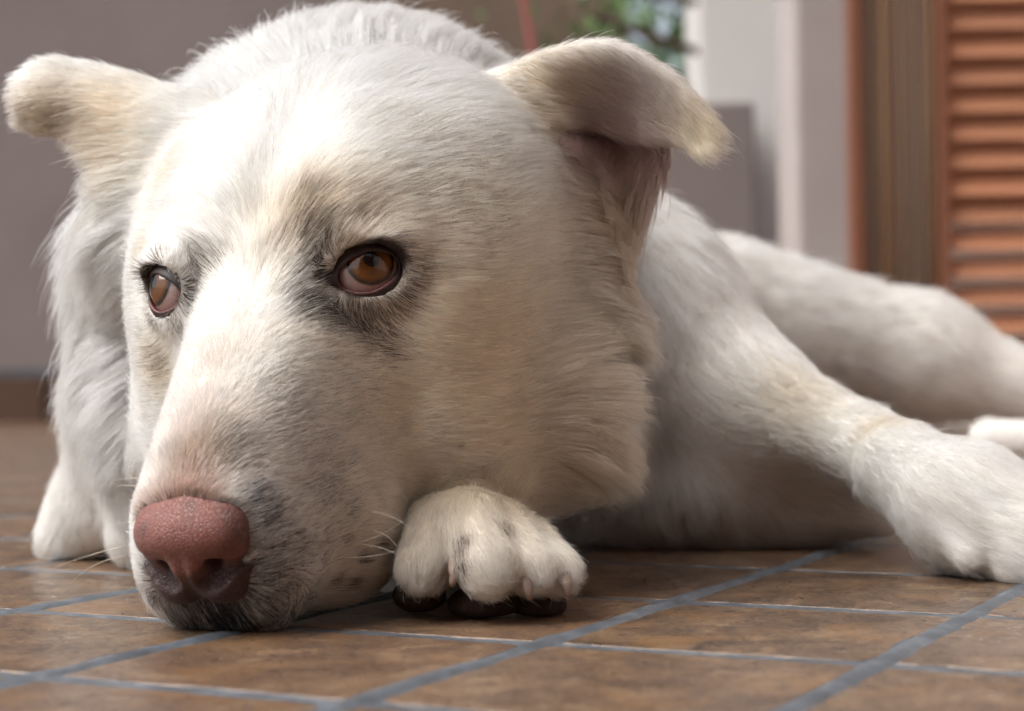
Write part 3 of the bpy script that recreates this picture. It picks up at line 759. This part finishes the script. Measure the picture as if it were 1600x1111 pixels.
# ------------------------------------------------------------------ claws, pads
def claw(pts, r0, name='claw'):
    mb = MB(); p = np.array(pts); n_ = 9; t = np.linspace(0, 1, n_)
    cv = ((1 - t) ** 2)[:, None] * p[0] + (2 * t * (1 - t))[:, None] * p[1] + (t ** 2)[:, None] * p[2]
    mb.tube(cv, r0 * (1 - 0.72 * t ** 1.6), 10); o = mb.build(name, M_CLAW, smooth=True); under_dog(o); return o
claw([P(713, 872, 73.4), P(712, 886, 71.8), P(706, 916, 72.0)], 0.34)
claw([P(816, 898, 72.8), P(823, 910, 71.4), P(828, 936, 71.7)], 0.34)
claw([P(878, 896, 73.2), P(885, 908, 71.9), P(888, 932, 72.2)], 0.33)
claw([P(1508, 862, 83.6), P(1514, 878, 83.0), P(1516, 892, 83.2)], 0.26)
def pad(px, rr):
    pv, pq = polygonise([Ell(P(*px), rr, k=0.2)], P(*px) - 2.2, P(*px) + 2.2, 0.12, FLOOR_Z)
    o, _, _ = fast_mesh('paw_pad', pv, pq, M_PAD); under_dog(o)
PADS = [((655, 930, 74.8), (1.1, 1.2, 0.7)), ((757, 942, 74.3), (1.5, 1.4, 0.72)), ((842, 946, 74.5), (1.15, 1.2, 0.7))]
for px_, rr_ in PADS: pad(px_, rr_)
def whisker(pts, r=0.016):
    p = np.array(pts); t = np.linspace(0, 1, 16)
    cv = ((1 - t) ** 2)[:, None] * p[0] + (2 * t * (1 - t))[:, None] * p[1] + (t ** 2)[:, None] * p[2]
    mb = MB(); mb.tube(cv, r * (1 - 0.8 * t), 5); o = mb.build('whisker', M_WHISK, smooth=True); under_dog(o)
for a, b, c_ in (((196, 853, 69.6), (130, 868, 69.5), (78, 890, 70)), ((196, 868, 69.6), (140, 878, 69.5), (112, 910, 70)),
                 ((540, 805, 73.8), (600, 782, 73.0), (650, 835, 73)), ((560, 800, 73.8), (615, 795, 73.0), (672, 850, 73)),
                 ((520, 850, 73.4), (570, 860, 72), (650, 800, 71.5)), ((530, 855, 73.4), (590, 840, 72), (640, 880, 71.5)),
                 ((500, 865, 73.0), (560, 880, 71.5), (628, 858, 71)), ((560, 830, 73.8), (605, 820, 73), (630, 870, 72.5)),
                 ((232, 748, 71.5), (200, 745, 71.5), (176, 752, 72)), ((222, 760, 71.2), (195, 757, 71.5), (182, 760, 72)),
                 ((215, 816, 70.2), (195, 815, 70.5), (176, 819, 71))):
    whisker([P(*a), P(*b), P(*c_)])
# ------------------------------------------------------------------ coat: colour, length, direction
WHITE = lin(250, 247, 241); CREAM = lin(226, 205, 168)
def spots(lst): return [(h_, r, lin(*c), s) for h_, (x, y, r, c, s) in zip(hits([q[:2] for q in lst]), lst)]
BLEND = spots([                       # soft tints
    (760, 520, 6.5, (238, 222, 194), 0.75), (880, 640, 5.0, (238, 222, 194), 0.7), (700, 680, 5.0, (234, 218, 194), 0.65),
    (468, 335, 1.8, (190, 160, 110), 0.7), (540, 330, 1.5, (206, 180, 136), 0.5), (250, 575, 1.3, (206, 184, 140), 0.5), (265, 262, 1.2, (214, 194, 160), 0.45), (225, 395, 0.8, (220, 200, 160), 0.5),
    (300, 712, 1.7, (160, 122, 82), 0.85), (345, 690, 1.5, (156, 124, 88), 0.65), (330, 560, 1.6, (226, 206, 190), 0.4), (280, 640, 1.8, (232, 212, 205), 0.4),
    (300, 745, 0.9, (205, 160, 145), 0.6), (480, 700, 3.5, (216, 204, 190), 0.5), (560, 860, 3.0, (214, 196, 170), 0.6),
    (850, 150, 2.2, (214, 190, 140), 0.7), (960, 155, 2.2, (192, 168, 154), 0.65), (1030, 185, 1.7, (190, 166, 146), 0.55), (1085, 205, 1.7, (216, 196, 150), 0.65),
    (895, 235, 3.0, (112, 72, 64), 0.95), (960, 245, 3.0, (126, 84, 74), 0.95), (1020, 235, 2.2, (134, 94, 82), 0.85), (935, 285, 2.6, (140, 100, 86), 0.8), (920, 340, 2.6, (190, 164, 136), 0.7), (960, 380, 2.4, (206, 182, 140), 0.6),  # ear hollow: pink-brown skin, with its shade put into the colour
    (70, 180, 1.9, (178, 152, 108), 0.85), (170, 170, 2.0, (224, 202, 164), 0.6), (180, 240, 2.0, (232, 210, 176), 0.6),
    (760, 860, 3.0, (220, 213, 202), 0.6), (1240, 610, 2.2, (200, 184, 150), 0.5), (1370, 660, 1.5, (214, 196, 156), 0.4)])  # first entry greys the chin paw: its shade is put into the colour
DARK = spots([                        # dark hairs mixed in, strength = share of dark hairs
    (502, 415, 1.3, (50, 41, 37), 0.85), (488, 358, 1.2, (66, 54, 45), 0.75), (482, 315, 0.9, (92, 76, 58), 0.5), (477, 465, 1.05, (62, 52, 46), 0.75), (518, 485, 1.1, (56, 47, 42), 0.75),
    (565, 485, 1.25, (52, 44, 40), 0.75), (612, 465, 1.0, (56, 48, 42), 0.7), (642, 420, 0.9, (62, 52, 46), 0.6), (620, 375, 0.6, (60, 50, 42), 0.5), (545, 365, 0.7, (76, 62, 48), 0.5), (585, 525, 1.3, (72, 62, 54), 0.5),
    (560, 340, 1.4, (90, 76, 60), 0.35), (720, 240, 3.2, (128, 110, 96), 0.22), (700, 300, 3.0, (128, 108, 90), 0.25),
    (288, 455, 0.75, (48, 40, 36), 0.85), (300, 430, 0.8, (62, 52, 44), 0.6), (322, 415, 1.0, (92, 80, 68), 0.4), (245, 405, 0.5, (62, 50, 42), 0.5), (235, 492, 0.6, (62, 52, 46), 0.6), (270, 500, 0.6, (62, 52, 46), 0.5), (248, 560, 1.1, (110, 96, 76), 0.35),
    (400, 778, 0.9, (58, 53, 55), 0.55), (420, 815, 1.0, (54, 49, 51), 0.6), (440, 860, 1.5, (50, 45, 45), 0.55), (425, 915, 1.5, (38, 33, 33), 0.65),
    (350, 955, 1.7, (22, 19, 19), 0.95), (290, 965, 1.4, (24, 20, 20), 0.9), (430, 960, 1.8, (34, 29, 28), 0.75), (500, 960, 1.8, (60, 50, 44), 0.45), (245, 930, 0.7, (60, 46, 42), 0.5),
    (365, 705, 1.3, (86, 74, 64), 0.6), (310, 730, 1.2, (100, 78, 58), 0.35), (440, 640, 2.2, (120, 110, 104), 0.3), (520, 600, 2.4, (120, 108, 96), 0.22), (500, 760, 2.6, (96, 86, 80), 0.3), (480, 860, 2.0, (96, 80, 70), 0.35),
    (535, 845, 0.3, (90, 72, 62), 0.6), (500, 882, 0.32, (84, 66, 58), 0.6), (562, 872, 0.3, (74, 58, 50), 0.7), (520, 908, 0.35, (84, 66, 58), 0.6), (472, 930, 0.4, (76, 60, 54), 0.6), (592, 850, 0.28, (80, 62, 54), 0.7), (545, 915, 0.35, (70, 54, 48), 0.7),
    (720, 845, 0.5, (90, 76, 66), 0.6), (720, 880, 0.5, (80, 66, 58), 0.6), (785, 822, 0.4, (110, 96, 84), 0.5)])  # toe creases and dent: shade put into the hair colour
PHI = {'neck': (3.4, 0.55), 'body': (1.9, 0.32), 'leg': (0.85, 0.2), 'paw': (0.7, 0.28), 'ear_r': (0.8, 0.25), 'ear_low': (1.4, 0.3), 'ear_l': (0.75, 0.22)}

def head_frame(p):
    q = hl(p); r, f, u = q[:, 0], q[:, 1], q[:, 2]
    ar = np.abs(r)
    dl = np.stack([1.0 * np.tanh(r / 2.2), -0.75 - 0.35 * np.exp(-(r / 1.5) ** 2), -0.9 * np.tanh(ar / 3.0)], -1)
    cheek = np.clip((-u - 6.0) / 4.0, 0, 1) * np.clip((4 - f) / 4, 0, 1)
    L = 0.5 + 0.42 * np.clip((3.0 - f) / 6.0, 0, 1) + 0.5 * np.clip((-6 - f) / 5, 0, 1) + 2.0 * cheek * np.clip((ar - 6.5) / 3, 0, 1)
    L = np.where(f > 8.5, 0.5, L) + 0.25 * np.clip((f - 11.5) / 0.7, 0, 1) * np.clip((-3 - u), 0, 1)
    chin = np.clip((f - 10.8) / 1.0, 0, 1) * np.clip((-3.0 - u) / 0.8, 0, 1)
    d = dl @ HAX
    d = d * (1 - chin)[:, None] + np.array([0.05, -0.35, -1.0]) * chin[:, None] * 1.3
    lift = 0.18 + 0.2 * cheek + 0.38 * cheek * np.clip((ar - 7.5) / 2.5, 0, 1) + 0.25 * chin
    for sgn, c, e1, e2, e3 in EYES:
        v = p - c; dist = np.linalg.norm(v, axis=1); wgt = np.exp(-((dist - 1.3) / 1.35) ** 2)
        rad = v - (v @ e3)[:, None] * e3
        d = d * (1 - wgt[:, None]) + nrm(rad) * wgt[:, None] * 1.2
        L = L * (1 - 0.45 * np.exp(-((dist - 1.3) / 1.0) ** 2))
    return nrm(d), L, lift

def coat(p):
    """direction, length, lift for points p (N,3) from the prims they belong to"""
    ds = []; cls = []; dirs = []
    for pr in prims:
        if pr.sub or pr.fur is None: continue
        ds.append(pr.d(p.astype(np.float32)) + (0.25 if pr.fur == 'head' else 0)); cls.append(pr.fur); dirs.append(pr.fdir)
    ds = np.stack(ds); wts = np.exp(-np.maximum(ds - ds.min(0), 0) / 0.7); wts /= wts.sum(0)
    hd, hL, hlift = head_frame(p)
    D = np.zeros_like(p); L = np.zeros(len(p)); lift = np.zeros(len(p)); hwgt = np.zeros(len(p))
    for k in range(len(ds)):
        w_ = wts[k]
        if cls[k] == 'head': D += hd * w_[:, None]; L += hL * w_; lift += hlift * w_; hwgt += w_
        else: D += dirs[k] * w_[:, None]; L += PHI[cls[k]][0] * w_; lift += PHI[cls[k]][1] * w_
    return D, L, lift, hwgt

def tint(p, rnd=None):
    c = np.repeat(WHITE[None], len(p), 0)
    for ctr, r, col, s in BLEND:
        w_ = s * np.exp(-((p - ctr) ** 2).sum(1) / (r * r))
        c = c * (1 - w_[:, None]) + col * w_[:, None]
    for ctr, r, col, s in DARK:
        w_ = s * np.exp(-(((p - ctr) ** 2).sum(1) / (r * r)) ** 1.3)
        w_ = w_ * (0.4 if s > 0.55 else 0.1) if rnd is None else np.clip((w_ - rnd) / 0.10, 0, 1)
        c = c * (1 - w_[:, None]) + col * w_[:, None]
    return c

def rim(p, c):
    for sgn, ec, e1, e2, e3 in EYES:
        q = p - ec; a = (q @ e1) * sgn; b = q @ e2 - 0.22 * a; z = q @ e3
        g_ = np.sqrt((a / (OPEN[sgn][0] + 0.1)) ** 2 + (b / (OPEN[sgn][1] + 0.1)) ** 2)
        w_ = np.clip((1.22 - g_) / 0.12, 0, 1) * (z > 0.2) * (np.linalg.norm(q, axis=1) < ER + 1.2)
        c = c * (1 - w_[:, None]) + lin(62, 48, 43) * w_[:, None]
    dn_ = field(npr, p.astype(np.float32)); ql_ = hl(p); w_ = np.clip((0.55 - dn_) / 0.5, 0, 1)[:, None] * 0.7 * (np.clip((ql_[:, 2] + 1.4) / 0.5, 0, 1) * np.clip((1.7 - ql_[:, 0]) / 0.6, 0, 1))[:, None]; c = c * (1 - w_) + lin(182, 140, 116) * w_
    w_ = np.clip((0.02 - dn_) / 0.15, 0, 1)[:, None]
    return c * (1 - w_) + lin(46, 28, 26) * w_
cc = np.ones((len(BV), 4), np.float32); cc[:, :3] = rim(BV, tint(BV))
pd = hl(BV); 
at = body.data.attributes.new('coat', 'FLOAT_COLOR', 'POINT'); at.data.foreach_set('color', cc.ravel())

def project(p):
    q = p - np.array([0, 0, CAMH]); D = q @ np.array(c_fwd)
    return 800 + FPX * (q @ np.array(c_right)) / D, 555.5 - FPX * (q @ np.array(c_up)) / D, D

def grow(n_target, seed):
    g = np.random.default_rng(seed)
    tri = np.concatenate([bq[:, [0, 1, 2]], bq[:, [0, 2, 3]]])
    A, B_, C_ = BV[tri[:, 0]], BV[tri[:, 1]], BV[tri[:, 2]]
    area = np.linalg.norm(np.cross(B_ - A, C_ - A), axis=1) * 0.5
    ctr = (A + B_ + C_) / 3; nm = nrm(BN[tri].mean(1)); x, y, D = project(ctr)
    view = nrm(np.array([0, 0, CAMH]) - ctr); fac = (nm * view).sum(1)
    wt = area * (75.0 / D) ** 2.2 * np.where(fac > -0.3, 1.0, 0.12) * np.where((x > -160) & (x < 1760) & (y > -140) & (y < 1200), 1.0, 0.12)
    wt *= np.where(ctr[:, 2] < 0.12, 0.0, 1.0)
    # bare skin: around the nose leather, the eye openings
    dn = field(npr, ctr.astype(np.float32)); wt *= (dn > -0.12)
    for sgn, c, e1, e2, e3 in EYES:
        q = ctr - c; a = (q @ e1) * sgn; b = q @ e2; z = q @ e3
        wt *= ~((np.abs(a / (OPEN[sgn][0] + 0.22)) ** 2 + np.abs(b / (OPEN[sgn][1] + 0.16)) ** 2 < 1) & (z > 0))
    for px, rr in PADS:
        wt *= (((ctr - P(*px)) / (np.array(rr) * 0.95)) ** 2).sum(1) > 1
    ctrs = hl(ctr); wt *= 1 + 0.9 * np.clip((ctrs[:, 1] - 1) / 3, 0, 1) * (np.abs(ctrs[:, 0]) < 8) * (ctrs[:, 2] > -14)
    long_ = np.clip((D - 84) / 10, 0, 1)
    wt *= 1 - 0.5 * long_
    cs = np.cumsum(wt); pick = np.searchsorted(cs, g.random(n_target) * cs[-1])
    r1, r2 = np.sqrt(g.random(n_target)), g.random(n_target)
    b0, b1, b2 = 1 - r1, r1 * (1 - r2), r1 * r2
    t = tri[pick]
    p = b0[:, None] * BV[t[:, 0]] + b1[:, None] * BV[t[:, 1]] + b2[:, None] * BV[t[:, 2]]
    n = nrm(b0[:, None] * BN[t[:, 0]] + b1[:, None] * BN[t[:, 1]] + b2[:, None] * BN[t[:, 2]])
    return p, n, g

t1 = time.time()
if FUR:
    NH = int(600000 * FUR_SCALE)
    p, n, g = grow(NH, 3)
    D, L, lift, hwgt = coat(p)
    qh = hl(p); dr = hwgt * np.clip((0.25 - n[:, 2]) / 0.4, 0, 1) * np.clip((-qh[:, 2] - 8.0) / 3, 0, 1) * np.clip((5 - qh[:, 1]) / 3, 0, 1)     # hair hangs under the jaw
    D = D + dr[:, None] * np.array([0.35, -0.1, -0.9]); lift = lift + 0.3 * dr; L = L + 0.7 * dr
    # gentle swirls in the lie of the coat
    def wob(q, s, ph): return np.stack([np.sin(q[:, 1] * s + ph) + np.sin(q[:, 2] * s * 1.7 + ph * 2), np.sin(q[:, 2] * s * 1.1 + ph) + np.sin(q[:, 0] * s * 1.6 - ph), np.sin(q[:, 0] * s * 1.2 + ph) + np.sin(q[:, 1] * s * 1.8 + 2 * ph)], -1)
    D = D + 0.10 * wob(p, 0.55, 0.4) + 0.07 * wob(p, 1.7, 1.9) + g.normal(0, 0.10, p.shape)
    tdir = nrm(D - (D * n).sum(1)[:, None] * n)
    L = L * np.clip(g.normal(1.0, 0.18, NH), 0.45, 1.6)
    ck = np.floor((p + 0.25 * np.sin(p[:, [1, 2, 0]] * 2.3)) / 0.75).astype(np.int64); hk = ((ck[:, 0] * 73856093) ^ (ck[:, 1] * 19349663) ^ (ck[:, 2] * 83492791)) % 1009
    L = L * np.where(L > 1.1, 1 + np.clip((L - 1.1) / 0.8, 0, 1) * (np.random.default_rng(11).random(1009)[hk] - 0.55) * 0.75, 1.0)      # uneven tufts
    fly = g.random(NH) < 0.03
    lift = np.clip(lift + g.normal(0, 0.07, NH) + fly * 0.22, 0.05, 0.9); L = L * np.where(fly, 1.3, 1.0)
    K = 5; s = np.linspace(0, 1, K)
    pts = np.empty((NH, K, 3))
    gr = np.clip(L - 1.2, 0, 3)[:, None] * np.array([0, 0, -0.07])
    rr_ = np.random.default_rng(5).normal(0, 1, (NH, 3))
    curl = nrm(rr_ - (rr_ * tdir).sum(1)[:, None] * tdir) * (0.05 * L)[:, None]
    for j, sj in enumerate(s):
        up = lift * (1.25 * sj - 0.55 * sj * sj)
        pts[:, j] = p + L[:, None] * (tdir * (sj * (1 - 0.3 * lift * (1 - sj)))[:, None] + n * up[:, None]) + gr * (sj ** 2) * L[:, None] * 0.35 + curl * sj * sj
    # tufts: tips lean towards the middle of their neighbours
    for size, amt in ((0.22, 0.24), (0.7, 0.12)):
        sz = size * np.clip(L / 1.1, 0.6, 2.5)
        szq = 2.0 ** np.round(np.log2(sz) * 2) / 1.0
        szq = np.exp(np.round(np.log(sz) / 0.35) * 0.35)
        key = np.floor((p + g.normal(0, 0.12, p.shape) * size) / szq[:, None]).astype(np.int64)
        hsh = (key[:, 0] * 73856093) ^ (key[:, 1] * 19349663) ^ (key[:, 2] * 83492791) ^ np.round(np.log(sz) / 0.35).astype(np.int64) * 2654435
        _, inv, cnt = np.unique(hsh, return_inverse=True, return_counts=True)
        mt = np.stack([np.bincount(inv, pts[:, -1, k]) / cnt for k in range(3)], -1)[inv]
        mr = np.stack([np.bincount(inv, p[:, k]) / cnt for k in range(3)], -1)[inv]
        dv = (mt - pts[:, -1]); dv -= 0.15 * (mr - p)
        a_ = np.minimum(amt * (1 + 1.1 * np.clip(L - 1.3, 0, 1.5)), 0.55) * np.clip(g.normal(1, 0.35, NH), 0, 1.6)
        for j, sj in enumerate(s): pts[:, j] += dv * (a_ * sj ** 1.5)[:, None]
    pts[..., 2] = np.maximum(pts[..., 2], 0.05)
    # hairs do not run into the nose leather or the eyeballs
    tipd = field(npr, pts[:, -1].astype(np.float32)); keep = tipd > 0.0
    for sgn, c, e1, e2, e3 in EYES:
        for j in (2, 3, 4):
            q = pts[:, j] - c; a = (q @ e1) * sgn; b = q @ e2
            keep &= ~((np.linalg.norm(q, axis=1) < ER + 0.9) & (q @ e3 > 0.2) & ((a / OPEN[sgn][0]) ** 2 + (b / OPEN[sgn][1]) ** 2 < 0.95))
    rnd = g.random(NH)
    tuft = np.random.default_rng(12).normal(1.0, 0.05, 1009)[hk]
    col = rim(p, tint(p, rnd)) * (np.clip(g.normal(1.0, 0.10, NH), 0.7, 1.12) * tuft * np.where(g.random(NH) < 0.05, 0.62, 1.0))[:, None]
    col = np.clip(col, 0.004, 0.93)
    _, _, Dd = project(p)
    wd = 0.0060 * np.clip(Dd / 75, 1, 2.2) * np.where(L > 1.6, 1.25, 1.0) * (1 + 0.7 * np.clip((Dd - 84) / 10, 0, 1))
    pts, col, wd, rn = pts[keep], col[keep], wd[keep], len(pts[keep])
    cu = bpy.data.hair_curves.new('fur'); cu.add_curves([K] * rn)
    ctr_ = Vector(dog.location)
    cu.attributes['position'].data.foreach_set('vector', (pts * CM - np.array(ctr_)).astype(np.float32).ravel())
    taper = np.array([1.0, 1.0, 0.9, 0.65, 0.15])
    ra = cu.attributes.get('radius') or cu.attributes.new('radius', 'FLOAT', 'POINT')
    ra.data.foreach_set('value', (wd[:, None] * taper[None] * CM).astype(np.float32).ravel())
    ca = cu.attributes.new('coat', 'FLOAT_COLOR', 'CURVE'); c4 = np.ones((rn, 4), np.float32); c4[:, :3] = col
    ca.data.foreach_set('color', c4.ravel())
    cu.materials.append(M_FUR)
    fo = bpy.data.objects.new('fur', cu); COL.objects.link(fo); fo.parent = dog; fo['kind'] = 'stuff'
    print('fur', rn, round(time.time() - t1, 1))
scene.cycles_curves.shape = 'RIBBONS' if hasattr(scene, 'cycles_curves') else 'RIBBONS'
